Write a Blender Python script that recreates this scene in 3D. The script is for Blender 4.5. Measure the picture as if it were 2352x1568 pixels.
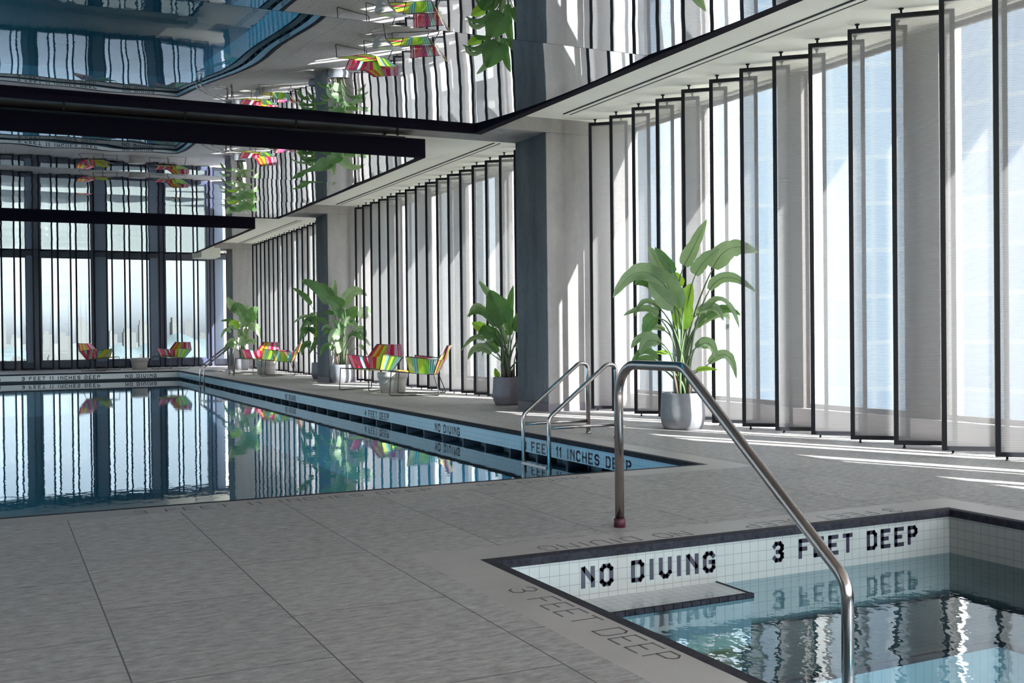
import bpy, bmesh, math, random
from mathutils import Vector, Matrix
random.seed(7)
S = bpy.context.scene
for o in list(bpy.data.objects): bpy.data.objects.remove(o, do_unlink=True)
C = bpy.context.collection

# ------------------------------------------------------------------ camera
YAW, PITCH, ROLL, FPX, CAMH = 0.4498, -0.00897, -0.01056, 2460.0, 1.05
def camera():
    f = Vector((math.sin(YAW)*math.cos(PITCH), math.cos(YAW)*math.cos(PITCH), math.sin(PITCH)))
    r = Vector((math.cos(YAW), -math.sin(YAW), 0)); u = r.cross(f)
    c, s = math.cos(ROLL), math.sin(ROLL)
    r2 = c*r + s*u; u2 = -s*r + c*u
    cd = bpy.data.cameras.new('camera'); co = bpy.data.objects.new('camera', cd); C.objects.link(co)
    cd.sensor_width = 36; cd.lens = FPX/2352*36; cd.clip_end = 5000; cd.clip_start = 0.05
    m = Matrix((r2, u2, -f)).transposed().to_4x4(); m.translation = Vector((0, 0, CAMH))
    co.matrix_world = m; S.camera = co
camera()

# ------------------------------------------------------------------ world, sun, exposure
SUNDIR = Vector((-1.0, 2.17, -1.95)).normalized()
w = bpy.data.worlds.new('world'); S.world = w; w.use_nodes = True
nt = w.node_tree; nt.nodes.clear()
sky = nt.nodes.new('ShaderNodeTexSky'); sky.sky_type = 'NISHITA'; sky.sun_disc = False
to = -SUNDIR
sky.sun_elevation = math.asin(to.z); sky.sun_rotation = math.atan2(to.x, to.y)
sky.air_density = 1.0; sky.dust_density = 1.6; sky.ozone_density = 1.6
bg = nt.nodes.new('ShaderNodeBackground'); bg.inputs['Strength'].default_value = 0.18
ow = nt.nodes.new('ShaderNodeOutputWorld')
bw = nt.nodes.new('ShaderNodeRGBToBW'); mxw = nt.nodes.new('ShaderNodeMix'); mxw.data_type = 'RGBA'; mxw.inputs[0].default_value = .8
nt.links.new(sky.outputs[0], bw.inputs[0]); nt.links.new(sky.outputs[0], mxw.inputs[6]); nt.links.new(bw.outputs[0], mxw.inputs[7])
nt.links.new(mxw.outputs[2], bg.inputs[0]); nt.links.new(bg.outputs[0], ow.inputs[0])
sl = bpy.data.lights.new('sun', 'SUN'); sl.energy = 10.5; sl.angle = math.radians(0.53); sl.color = (1, .94, .87)
so = bpy.data.objects.new('sun', sl); C.objects.link(so)
so.rotation_euler = SUNDIR.to_track_quat('-Z', 'Y').to_euler(); so.location = (20, -20, 30)
vs = S.view_settings; S.display_settings.display_device = 'sRGB'
vs.view_transform = 'Standard'; vs.look = 'None'; vs.gamma = 1; vs.use_curve_mapping = False
vs.exposure = 2.3
cy = S.cycles
cy.use_denoising = True
cy.max_bounces = 8; cy.diffuse_bounces = 4; cy.glossy_bounces = 5; cy.transmission_bounces = 6
cy.transparent_max_bounces = 24; cy.caustics_reflective = False; cy.caustics_refractive = False
cy.sample_clamp_indirect = 6; cy.use_adaptive_sampling = True; cy.adaptive_threshold = 0.03

# ------------------------------------------------------------------ node helpers
def mat(name, color=(.5, .5, .5), rough=.6, metal=0.0, spec=.5):
    m = bpy.data.materials.new(name); m.use_nodes = True
    b = m.node_tree.nodes['Principled BSDF']
    b.inputs['Base Color'].default_value = (*color, 1); b.inputs['Roughness'].default_value = rough
    b.inputs['Metallic'].default_value = metal; b.inputs['Specular IOR Level'].default_value = spec
    return m
def nd(m, t, **kw):
    n = m.node_tree.nodes.new(t)
    for k, v in kw.items():
        if k in n.inputs.keys() if hasattr(n.inputs, 'keys') else False: n.inputs[k].default_value = v
        else: setattr(n, k, v)
    return n
def lk(m, a, b): m.node_tree.links.new(a, b)
def P(m): return m.node_tree.nodes['Principled BSDF']
def coords(m, scale=(1, 1, 1), loc=(0, 0, 0), rot=(0, 0, 0)):
    t = nd(m, 'ShaderNodeNewGeometry'); mp = nd(m, 'ShaderNodeMapping')
    mp.inputs['Scale'].default_value = scale; mp.inputs['Location'].default_value = loc; mp.inputs['Rotation'].default_value = rot
    lk(m, t.outputs['Position'], mp.inputs['Vector']); return mp.outputs[0]
def ramp(m, fac, stops):
    r = nd(m, 'ShaderNodeValToRGB'); e = r.color_ramp.elements
    while len(e) < len(stops): e.new(.5)
    for el, (p, c) in zip(e, stops): el.position = p; el.color = (*c, 1)
    lk(m, fac, r.inputs[0]); return r.outputs[0]
def noise(m, vec, scale, detail=4, rough=.55):
    n = nd(m, 'ShaderNodeTexNoise'); n.inputs['Scale'].default_value = scale; n.inputs['Detail'].default_value = detail
    n.inputs['Roughness'].default_value = rough; lk(m, vec, n.inputs['Vector']); return n.outputs['Fac']
def bump(m, h, strength, dist=.01, prev=None):
    b = nd(m, 'ShaderNodeBump'); b.inputs['Strength'].default_value = strength; b.inputs['Distance'].default_value = dist
    lk(m, h, b.inputs['Height'])
    if prev: lk(m, prev, b.inputs['Normal'])
    return b.outputs[0]
def mixc(m, fac, a, b, mode='MIX'):
    x = nd(m, 'ShaderNodeMix'); x.data_type = 'RGBA'; x.blend_type = mode
    if isinstance(fac, (int, float)): x.inputs[0].default_value = fac
    else: lk(m, fac, x.inputs[0])
    for s, v in ((6, a), (7, b)):
        if isinstance(v, tuple): x.inputs[s].default_value = (*v, 1)
        else: lk(m, v, x.inputs[s])
    return x.outputs[2]
def math_(m, op, a, b=None):
    x = nd(m, 'ShaderNodeMath'); x.operation = op
    for i, v in enumerate((a, b)):
        if v is None: continue
        if isinstance(v, (int, float)): x.inputs[i].default_value = v
        else: lk(m, v, x.inputs[i])
    return x.outputs[0]

# ------------------------------------------------------------------ materials
def floor_mat():
    m = mat('slate_tile', rough=.5, spec=.4)
    v = coords(m, rot=(0, 0, math.pi/2), loc=(0, 0, 0))            # bricks run along Y
    # brick space: x = -Y.. handled by rotating the position by 90 degrees
    br = nd(m, 'ShaderNodeTexBrick'); br.offset = .42; br.offset_frequency = 2; br.squash = 1
    mp = nd(m, 'ShaderNodeMapping'); mp.inputs['Location'].default_value = (.03, -.36, 0)
    lk(m, v, mp.inputs['Vector']); lk(m, mp.outputs[0], br.inputs['Vector'])
    br.inputs['Scale'].default_value = 1; br.inputs['Brick Width'].default_value = .98; br.inputs['Row Height'].default_value = .622
    br.inputs['Mortar Size'].default_value = .003; br.inputs['Mortar Smooth'].default_value = .2; br.inputs['Bias'].default_value = 0
    br.inputs['Color1'].default_value = (.60, .54, .505, 1); br.inputs['Color2'].default_value = (.45, .41, .395, 1)
    br.inputs['Mortar'].default_value = (.14, .13, .125, 1)
    v2 = coords(m, scale=(1, 2.6, 1)); n1 = noise(m, v2, 14, 9, .72); n2 = noise(m, coords(m, scale=(1, 1.6, 1)), 1.3, 4)
    n3 = noise(m, coords(m, scale=(1, 3.2, 1)), 26, 5, .7)
    c = mixc(m, .55, br.outputs['Color'], ramp(m, n2, [(.3, (.53, .47, .44)), (.7, (.57, .555, .52))]), 'MIX')
    c = mixc(m, .7, c, ramp(m, n1, [(.34, (.20, .20, .20)), (.5, (.5, .5, .5)), (.66, (.76, .76, .76))]), 'OVERLAY')
    c = mixc(m, br.outputs['Fac'], c, (.14, .13, .125))
    lk(m, c, P(m).inputs['Base Color'])
    nb = bump(m, n1, 1.0, .022); nb = bump(m, n3, .8, .005, nb)
    inv = math_(m, 'SUBTRACT', 1, br.outputs['Fac']); nb = bump(m, inv, .6, .003, nb)
    lk(m, nb, P(m).inputs['Normal'])
    lk(m, math_(m, 'ADD', math_(m, 'MULTIPLY', n2, .3), .34), P(m).inputs['Roughness'])
    return m
def stone_mat(name, c1, c2, sc=3, r=.5, b=.2):
    m = mat(name, rough=r); n = noise(m, coords(m), sc, 7, .6)
    lk(m, ramp(m, n, [(.3, c1), (.7, c2)]), P(m).inputs['Base Color'])
    lk(m, bump(m, noise(m, coords(m), sc*8, 5), b, .004), P(m).inputs['Normal']); return m
def concrete_mat(name, c1, c2):
    m = mat(name, rough=.75, spec=.3)
    n = noise(m, coords(m, scale=(1, 1, .35)), 1.7, 7, .62); n2 = noise(m, coords(m, scale=(6, 6, .5)), 1.0, 4)
    n3 = noise(m, coords(m), 14, 5)
    f = math_(m, 'ADD', math_(m, 'MULTIPLY', n, .65), math_(m, 'MULTIPLY', n2, .35))
    f = math_(m, 'ADD', math_(m, 'MULTIPLY', f, .85), math_(m, 'MULTIPLY', n3, .15))
    lk(m, ramp(m, f, [(.32, c1), (.64, c2)]), P(m).inputs['Base Color'])
    lk(m, bump(m, n3, .15, .004), P(m).inputs['Normal']); return m
def tile_mat(name, col, grout, axis, size=.0535, off=(0, 0), rough=.22):
    m = mat(name, rough=rough)
    g = nd(m, 'ShaderNodeNewGeometry'); sp = nd(m, 'ShaderNodeSeparateXYZ'); lk(m, g.outputs['Position'], sp.inputs[0])
    ax = {'x': 0, 'y': 1, 'z': 2}; ds = []
    for a, of in zip(axis, off):
        t = math_(m, 'DIVIDE', math_(m, 'ADD', sp.outputs[ax[a]], of + 100*size), size)
        fr = math_(m, 'FRACT', t); d = math_(m, 'ABSOLUTE', math_(m, 'SUBTRACT', fr, .5)); ds.append(d)
    mx = math_(m, 'MAXIMUM', ds[0], ds[1]); line = math_(m, 'GREATER_THAN', mx, .478)
    n = noise(m, coords(m), 4, 3)
    base = mixc(m, .35, col, ramp(m, n, [(.3, tuple(x*.85 for x in col)), (.7, tuple(min(1, x*1.12) for x in col))]))
    lk(m, mixc(m, line, base, grout), P(m).inputs['Base Color'])
    lk(m, bump(m, math_(m, 'SUBTRACT', 1, line), .25, .0015), P(m).inputs['Normal'])
    return m
def water_mat(name, tint, amp, scale, stretch=(1, 1, 1), ior=1.5):
    m = bpy.data.materials.new(name); m.use_nodes = True; m.node_tree.nodes.clear()
    out = nd(m, 'ShaderNodeOutputMaterial'); mx = nd(m, 'ShaderNodeMixShader'); tr = nd(m, 'ShaderNodeBsdfTransparent')
    gl = nd(m, 'ShaderNodeBsdfGlossy'); gl.inputs['Roughness'].default_value = 0.0; gl.inputs['Color'].default_value = (.97, .99, 1, 1)
    tr.inputs['Color'].default_value = (*tint, 1)
    fr = nd(m, 'ShaderNodeFresnel'); fr.inputs['IOR'].default_value = ior
    n1 = noise(m, coords(m, scale=stretch), scale, 3, .5); b = bump(m, n1, 1.0, amp)
    lk(m, b, gl.inputs['Normal']); lk(m, b, fr.inputs['Normal'])
    lk(m, fr.outputs[0], mx.inputs[0]); lk(m, tr.outputs[0], mx.inputs[1]); lk(m, gl.outputs[0], mx.inputs[2])
    lk(m, mx.outputs[0], out.inputs[0]); return m
def glass_mat(name, tint, refl=.06):
    m = bpy.data.materials.new(name); m.use_nodes = True; m.node_tree.nodes.clear()
    out = nd(m, 'ShaderNodeOutputMaterial'); mx = nd(m, 'ShaderNodeMixShader'); tr = nd(m, 'ShaderNodeBsdfTransparent')
    gl = nd(m, 'ShaderNodeBsdfGlossy'); gl.inputs['Roughness'].default_value = 0.0
    tr.inputs['Color'].default_value = (*tint, 1); mx.inputs[0].default_value = refl
    lk(m, tr.outputs[0], mx.inputs[1]); lk(m, gl.outputs[0], mx.inputs[2]); lk(m, mx.outputs[0], out.inputs[0]); return m
def fabric_mat(name, openness, col, pitch=.0135):
    m = bpy.data.materials.new(name); m.use_nodes = True; m.node_tree.nodes.clear()
    out = nd(m, 'ShaderNodeOutputMaterial'); mx = nd(m, 'ShaderNodeMixShader'); tr = nd(m, 'ShaderNodeBsdfTransparent')
    tl = nd(m, 'ShaderNodeBsdfTranslucent'); df = nd(m, 'ShaderNodeBsdfDiffuse'); m2 = nd(m, 'ShaderNodeMixShader'); m2.inputs[0].default_value = .42
    tl.inputs['Color'].default_value = (*col, 1); df.inputs['Color'].default_value = (*col, 1)
    g = nd(m, 'ShaderNodeNewGeometry'); sp = nd(m, 'ShaderNodeSeparateXYZ'); lk(m, g.outputs['Position'], sp.inputs[0])
    t = math_(m, 'FRACT', math_(m, 'DIVIDE', math_(m, 'ADD', sp.outputs[2], 5), pitch or 1))
    tri = math_(m, 'MULTIPLY', math_(m, 'ABSOLUTE', math_(m, 'SUBTRACT', t, .5)), 2)
    f = math_(m, 'ADD', math_(m, 'MULTIPLY', tri, .24), openness - .12)
    lk(m, tl.outputs[0], m2.inputs[1]); lk(m, df.outputs[0], m2.inputs[2])
    if pitch: lk(m, f, mx.inputs[0])
    else: mx.inputs[0].default_value = openness
    lk(m, m2.outputs[0], mx.inputs[1]); lk(m, tr.outputs[0], mx.inputs[2]); lk(m, mx.outputs[0], out.inputs[0])
    return m
def leaf_mat(name, c1, c2, tcol):
    m = bpy.data.materials.new(name); m.use_nodes = True; m.node_tree.nodes.clear()
    out = nd(m, 'ShaderNodeOutputMaterial'); mx = nd(m, 'ShaderNodeMixShader'); mx.inputs[0].default_value = .38
    pb = nd(m, 'ShaderNodeBsdfPrincipled'); pb.inputs['Roughness'].default_value = .36
    tl = nd(m, 'ShaderNodeBsdfTranslucent'); tl.inputs['Color'].default_value = (*tcol, 1)
    uv = nd(m, 'ShaderNodeUVMap'); uv.uv_map = 'uv'; wv = nd(m, 'ShaderNodeTexWave'); wv.bands_direction = 'Y'
    wv.inputs['Scale'].default_value = 9; wv.inputs['Distortion'].default_value = 1.5; wv.inputs['Detail'].default_value = 1
    lk(m, uv.outputs[0], wv.inputs['Vector'])
    n = noise(m, coords(m), 6, 3)
    c = ramp(m, n, [(.3, c1), (.7, c2)])
    c = mixc(m, math_(m, 'MULTIPLY', wv.outputs['Fac'], .22), c, tuple(min(1, x*1.9+.03) for x in c2))
    lk(m, c, pb.inputs['Base Color']); lk(m, bump(m, wv.outputs['Fac'], .3, .004), pb.inputs['Normal'])
    lk(m, pb.outputs[0], mx.inputs[1]); lk(m, tl.outputs[0], mx.inputs[2]); lk(m, mx.outputs[0], out.inputs[0]); return m

M = {}
M['floor'] = floor_mat()
M['coping'] = stone_mat('coping_stone', (.40, .365, .345), (.50, .455, .43), 2.2, .45)
M['nosing'] = stone_mat('dark_nosing_stone', (.014, .013, .019), (.045, .043, .054), 30, .6)
P(M['nosing']).inputs['Specular IOR Level'].default_value = .12
M['engrave'] = mat('engraved_groove', (.13, .12, .12), .8)
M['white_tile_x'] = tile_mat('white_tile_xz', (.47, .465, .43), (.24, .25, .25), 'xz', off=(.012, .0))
M['white_tile_y'] = tile_mat('shaded_white_tile_yz', (.36, .35, .32), (.19, .19, .19), 'yz', off=(.03, .0))  # same white tile and grout, darkened to carry the side walls' shade
M['white_tile_f'] = tile_mat('white_tile_floor', (.48, .49, .48), (.27, .28, .28), 'xy', off=(.012, .03))
M['pool_tile_y'] = tile_mat('water_lit_tile_yz', (.42, .60, .68), (.18, .30, .38), 'yz', off=(.03, 0))  # blue light bounced off the water is tinted into this tile colour
M['pool_tile_x'] = tile_mat('pool_tile_xz', (.62, .62, .60), (.36, .36, .36), 'xz', off=(.0, 0))
M['basin'] = tile_mat('pool_basin_tile', (.07, .36, .52), (.05, .26, .38), 'xy', size=.1)
M['gutter'] = mat('gutter_channel', (.10, .12, .15), .6)
M['divider'] = mat('gutter_divider', (.02, .03, .05), .5)
M['dark_tile'] = mat('dark_lettering_tile', (.035, .03, .05), .3)
M['water'] = water_mat('pool_water', (.62, .88, .97), .0007, 5.5, (1, .8, 1), 1.85)
M['spa_water'] = water_mat('spa_water', (.48, .82, .98), .0030, 6.0, (1.0, .8, 1), 1.75)
M['chrome'] = mat('brushed_steel', (.45, .40, .38), .17, 1.0)
M['collar'] = mat('red_black_collar', (.08, .015, .025), .5)
M['concrete'] = concrete_mat('pillar_concrete', (.25, .225, .215), (.43, .39, .37))
M['dark_side'] = concrete_mat('dark_mottled_face', (.09, .088, .092), (.22, .22, .235))  # darker mottled tone for the left faces of the pillars
M['soffit'] = concrete_mat('cream_plaster', (.74, .70, .61), (.80, .76, .67))
M['ceil'] = concrete_mat('grey_slab', (.30, .28, .26), (.44, .42, .40))
M['black'] = mat('black_steel', (.012, .012, .015), .5, 0.0, .25)
M['plum'] = mat('dark_fascia', (.009, .006, .012), .7, 0, .05)
M['mirror'] = mat('mirror_film', (.78, .80, .83), 0.0, 1.0)
M['fabric'] = fabric_mat('mesh_fabric', .42, (.36, .345, .335))
M['fabric_far'] = fabric_mat('mesh_fabric_far', .80, (.20, .21, .23), 0)
M['fin'] = concrete_mat('fin_stone', (.70, .67, .63), (.80, .78, .74))
M['bronze'] = mat('bronze_mullion', (.11, .09, .08), .5)
M['sill'] = mat('window_sill', (.50, .46, .46), .6)
M['navy'] = mat('navy_mullion', (.035, .04, .075), .4)
M['slate_blue'] = mat('slate_blue_cladding', (.15, .20, .29), .45)
M['glass'] = glass_mat('clear_glass', (.88, .93, .97), .05)
M['glass_far'] = glass_mat('tinted_glass', (.54, .59, .63), .04)
M['wall_dark'] = mat('charcoal_wall', (.055, .06, .075), .6)
M['pot_grey'] = stone_mat('grey_planter', (.24, .24, .25), (.29, .29, .31), 20, .5, .1)
M['pot_mauve'] = stone_mat('mauve_planter', (.22, .19, .22), (.28, .24, .27), 20, .5, .1)
M['pot_stool'] = stone_mat('glazed_stool', (.40, .37, .34), (.47, .44, .41), 12, .28, .05)
M['soil'] = mat('potting_soil', (.03, .022, .017), .9)
M['leaf'] = leaf_mat('leaf_green', (.05, .12, .04), (.13, .24, .09), (.20, .42, .07))
M['leaf_pale'] = leaf_mat('leaf_grey_green', (.17, .27, .13), (.34, .44, .25), (.36, .52, .18))
M['leaf_lime'] = leaf_mat('leaf_lime', (.22, .42, .03), (.36, .60, .06), (.50, .85, .06))
M['stem'] = mat('leaf_stem', (.14, .20, .09), .5)
M['sheath'] = mat('dry_sheath', (.16, .12, .09), .7)
CORDS = [(.50, .80, .03), (.85, .22, .03), (.72, .02, .06), (.62, .025, .13), (.03, .48, .40), (.80, .62, .08),
         (.12, .55, .06), (.34, .05, .22), (.78, .78, .80), (.60, .70, .10)]
for i, c in enumerate(CORDS): M['cord%d' % i] = mat('cord_colour_%s' % 'abcdefghij'[i], c, .45)
M['rod'] = mat('chair_rod', (.05, .05, .05), .4, .3)
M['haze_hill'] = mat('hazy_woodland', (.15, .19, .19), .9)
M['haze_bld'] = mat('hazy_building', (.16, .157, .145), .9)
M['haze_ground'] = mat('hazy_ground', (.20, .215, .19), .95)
M['river'] = mat('river', (.55, .62, .66), .35)
M['reflector'] = mat('outside_reflector', (.42, .41, .39), .9)

# ------------------------------------------------------------------ mesh helpers
class MB:
    def __init__(s): s.v = []; s.f = []; s.mi = []; s.sm = []; s.uv = {}
    def box(s, x0, x1, y0, y1, z0, z1, mi=0):
        b = len(s.v); s.v += [(x, y, z) for z in (z0, z1) for y in (y0, y1) for x in (x0, x1)]
        for q in ((0, 2, 3, 1), (4, 5, 7, 6), (0, 1, 5, 4), (2, 6, 7, 3), (0, 4, 6, 2), (1, 3, 7, 5)):
            s.f.append(tuple(b+i for i in q)); s.mi.append(mi); s.sm.append(False)
        return s
    def quad(s, a, b, c, d, mi=0):
        n = len(s.v); s.v += [tuple(a), tuple(b), tuple(c), tuple(d)]; s.f.append((n, n+1, n+2, n+3)); s.mi.append(mi); s.sm.append(False); return s
    def bar(s, a, b, wd, up, th, mi=0):
        a = Vector(a); b = Vector(b); t = (b-a).normalized(); up = Vector(up); sd = t.cross(up).normalized(); up = sd.cross(t).normalized()
        n = len(s.v)
        for p in (a, b):
            for i, j in ((-1, -1), (1, -1), (1, 1), (-1, 1)): s.v.append(tuple(p + sd*wd/2*i + up*th/2*j))
        for q in ((0, 1, 2, 3), (4, 7, 6, 5), (0, 4, 5, 1), (1, 5, 6, 2), (2, 6, 7, 3), (3, 7, 4, 0)):
            s.f.append(tuple(n+i for i in q)); s.mi.append(mi); s.sm.append(False)
        return s
    def tube(s, pts, r, seg=12, mi=0, cap=True, radii=None):
        pts = [Vector(p) for p in pts]; n0 = len(s.v); prev = None
        for i, p in enumerate(pts):
            t = (pts[min(i+1, len(pts)-1)] - pts[max(i-1, 0)]).normalized()
            if prev is None:
                u = t.cross(Vector((0, 0, 1)) if abs(t.z) < .9 else Vector((1, 0, 0))).normalized()
            else: u = (prev - t*prev.dot(t)).normalized()
            prev = u; v = t.cross(u); rr = radii[i] if radii else r
            for k in range(seg):
                a = 2*math.pi*k/seg; s.v.append(tuple(p + u*math.cos(a)*rr + v*math.sin(a)*rr))
        for i in range(len(pts)-1):
            for k in range(seg):
                k2 = (k+1) % seg; s.f.append((n0+i*seg+k, n0+i*seg+k2, n0+(i+1)*seg+k2, n0+(i+1)*seg+k)); s.mi.append(mi); s.sm.append(True)
        if cap:
            s.f.append(tuple(n0+k for k in range(seg))[::-1]); s.mi.append(mi); s.sm.append(False)
            e = n0+(len(pts)-1)*seg; s.f.append(tuple(e+k for k in range(seg))); s.mi.append(mi); s.sm.append(False)
        return s
    def lathe(s, prof, seg=48, mi=0, c=(0, 0)):
        n0 = len(s.v)
        for r, z in prof:
            for k in range(seg):
                a = 2*math.pi*k/seg; s.v.append((c[0]+r*math.cos(a), c[1]+r*math.sin(a), z))
        for i in range(len(prof)-1):
            for k in range(seg):
                k2 = (k+1) % seg; s.f.append((n0+i*seg+k, n0+i*seg+k2, n0+(i+1)*seg+k2, n0+(i+1)*seg+k)); s.mi.append(mi); s.sm.append(True)
        return s
    def build(s, name, mats, parent=None, label=None):
        me = bpy.data.meshes.new(name); me.from_pydata(s.v, [], s.f)
        for m in (mats if isinstance(mats, (list, tuple)) else [mats]): me.materials.append(m)
        me.polygons.foreach_set('material_index', s.mi); me.polygons.foreach_set('use_smooth', s.sm)
        if s.uv:
            ul = me.uv_layers.new(name='uv')
            for l in me.loops: ul.data[l.index].uv = s.uv.get(l.vertex_index, (0, 0))
        me.validate(); me.update()
        o = bpy.data.objects.new(name, me); C.objects.link(o)
        if parent: o.parent = parent
        if label: o['label'] = label
        return o
def tag(o, label=None, cat=None, group=None, kind=None):
    if label: o['label'] = label
    if cat: o['category'] = cat
    if group: o['group'] = group
    if kind: o['kind'] = kind
    return o
def empty(name, loc=(0, 0, 0), rz=0):
    o = bpy.data.objects.new(name, None); C.objects.link(o); o.location = loc; o.rotation_euler = (0, 0, rz); o.empty_display_size = .2; return o
def fillet(pts, rads, seg=8):
    """polyline with rounded corners"""
    pts = [Vector(p) for p in pts]; out = [pts[0]]
    for i in range(1, len(pts)-1):
        a, b, c = pts[i-1], pts[i], pts[i+1]; r = rads[i-1] if isinstance(rads, (list, tuple)) else rads
        u = (a-b).normalized(); v = (c-b).normalized(); ang = u.angle(v); d = min(r/math.tan(ang/2), (a-b).length*.48, (c-b).length*.48)
        r2 = d*math.tan(ang/2); bis = (u+v).normalized(); cen = b + bis*(r2/math.sin(ang/2)); s0 = b+u*d - cen; s1 = b+v*d - cen
        th = s0.angle(s1)
        for k in range(seg+1):
            t = k/seg; out.append(cen + (s0*math.sin((1-t)*th) + s1*math.sin(t*th))/math.sin(th))
    out.append(pts[-1]); return out
def copy_tree(o, parent=None):
    c = o.copy(); C.objects.link(c); c.parent = parent
    for ch in o.children: copy_tree(ch, c)
    return c

# ------------------------------------------------------------------ lettering (own stroke alphabet on a 4 x 6 grid)
GL = {
 'N': [[(0, 0), (0, 6)], [(.3, 6), (3.7, 2)], [(4, 0), (4, 6)]],
 'O': [[(1, 0), (0, 1), (0, 5), (1, 6), (3, 6), (4, 5), (4, 1), (3, 0), (1, 0)]],
 'D': [[(0, 0), (0, 6), (3, 6), (4, 5), (4, 1), (3, 0), (0, 0)]],
 'I': [[(2, 0), (2, 6)]],
 'V': [[(0, 6), (0, 1.3), (1.4, 0), (2.6, 0), (4, 1.3), (4, 6)]],
 'G': [[(4, 5), (3, 6), (1, 6), (0, 5), (0, 1), (1, 0), (3, 0), (4, 1), (4, 3), (2.4, 3)]],
 'F': [[(0, 0), (0, 6), (4, 6)], [(0, 3), (3, 3)]],
 'E': [[(4, 6), (0, 6), (0, 0), (4, 0)], [(0, 3), (3, 3)]],
 'T': [[(0, 6), (4, 6)], [(2, 6), (2, 0)]],
 'P': [[(0, 0), (0, 6), (3, 6), (4, 5), (4, 4), (3, 3), (0, 3)]],
 'C': [[(4, 5), (3, 6), (1, 6), (0, 5), (0, 1), (1, 0), (3, 0), (4, 1)]],
 'H': [[(0, 0), (0, 6)], [(4, 0), (4, 6)], [(0, 3), (4, 3)]],
 'S': [[(4, 5), (3, 6), (1, 6), (0, 5), (0, 4), (1, 3), (3, 3), (4, 2), (4, 1), (3, 0), (1, 0), (0, 1)]],
 '3': [[(0, 5), (1, 6), (3, 6), (4, 5), (4, 4), (3, 3), (1.5, 3)], [(3, 3), (4, 2), (4, 1), (3, 0), (1, 0), (0, 1)]],
 '1': [[(1, 4.8), (2.3, 6), (2.3, 0)]],
 '4': [[(3, 0), (3, 6), (0, 2), (4, 2)]],
}
def lettering(text, origin, adv, up, length, height, stroke, thick, name, m, parent, skip=''):
    """text as raised or inlaid strokes: origin = lower left of the first letter box, adv/up unit vectors"""
    o = Vector(origin); a = Vector(adv); u = Vector(up); n = a.cross(u).normalized(); mb = MB()
    wid = [0.62 if ch == ' ' else (.42 if ch in 'I1' else 1.0) for ch in text]; gap = .36
    tot = sum(wid) + gap*(len(text)-1); k = length/tot; x = 0
    for ch, wd in zip(text + ' ', wid + [0]):
        if ch == ' ':
            if mb.v: mb.build(name, m, parent)
            mb = MB()
        else:
            cw = wd*k - stroke; h = height - stroke
            gx = lambda p: ((p[0]/4*cw if ch not in 'I1' else (p[0]-2)*.25*k*.6 + cw/2))
            for pl in GL[ch]:
                pts = [o + a*(x + stroke/2 + gx(p)) + u*(stroke/2 + p[1]/6*h) for p in pl]
                for p, q in zip(pts, pts[1:]):
                    t = (q-p).normalized()
                    mb.bar(p - t*stroke*.38 + n*thick/2, q + t*stroke*.38 + n*thick/2, stroke, n, thick)
        x += (wd + gap)*k

ORD3 = ['first', 'second', 'third']
# ------------------------------------------------------------------ setting
XR, YF = 7.8, 37.2          # right facade plane, far facade plane
XL, YB = -6.5, -4.0
WZ = -.25                   # water level
PX0, PX1, PY0, PY1 = -4.2, 4.95, 6.9, 33.2      # pool
SX0, SX1, SY0, SY1 = 2.05, 4.95, 1.3, 4.47      # spa
def build_floor():
    mb = MB(); cw = .30
    def slab(x0, x1, y0, y1, mi): mb.box(x0, x1, y0, y1, -.035, 0, mi)
    cx = [XL, PX0-cw, PX0, PX1, PX1+cw, XR+.15]
    # field around pool and spa, coping bands as their own material
    slab(XL, PX0-cw, YB, YF+.3, 0); slab(PX1+cw, XR+.15, YB, YF+.3, 0)
    slab(PX0-cw, PX1+cw, PY1+cw, YF+.3, 0)
    for (x0, x1, y0, y1) in ((PX0-cw, PX0, PY0-cw, PY1+cw), (PX1, PX1+cw, PY0-cw, PY1+cw), (PX0, PX1, PY1, PY1+cw), (PX0, PX1, PY0-cw, PY0)): slab(x0, x1, y0, y1, 1)
    slab(PX0-cw, SX0-cw, YB, PY0-cw, 0); slab(SX0-cw, PX1+cw, SY1+cw, PY0-cw, 0); slab(SX0-cw, PX1+cw, YB, SY0-cw, 0)
    for (x0, x1, y0, y1) in ((SX0-cw, SX0, SY0-cw, SY1+cw), (SX1, SX1+cw, SY0-cw, SY1+cw), (SX0, SX1, SY1, SY1+cw), (SX0, SX1, SY0-cw, SY0)): slab(x0, x1, y0, y1, 1)
    f = mb.build('floor', [M['floor'], M['coping']]); tag(f, kind='structure')
    e = .0006
    def en(t, o, a, u, l): lettering(t, (o[0], o[1], .0002), a, u, l, .115, .0075, e, 'engraved_lettering', M['engrave'], f)
    X, Y = (1, 0, 0), (0, 1, 0); nX, nY = (-1, 0, 0), (0, -1, 0)
    en('3 FEET DEEP', (1.865, 3.94), nY, X, 1.09)
    en('NO DIVING', (1.865, 2.45), nY, X, .85)
    en('NO DIVING', (3.22, 4.655), nX, nY, .86); en('3 FEET DEEP', (4.68, 4.655), nX, nY, 1.1)
    en('3 FEET 11 INCHES DEEP', (.73, 6.64), X, Y, 1.90); en('NO DIVING', (2.97, 6.64), X, Y, .86)
    return f
build_floor()

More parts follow.
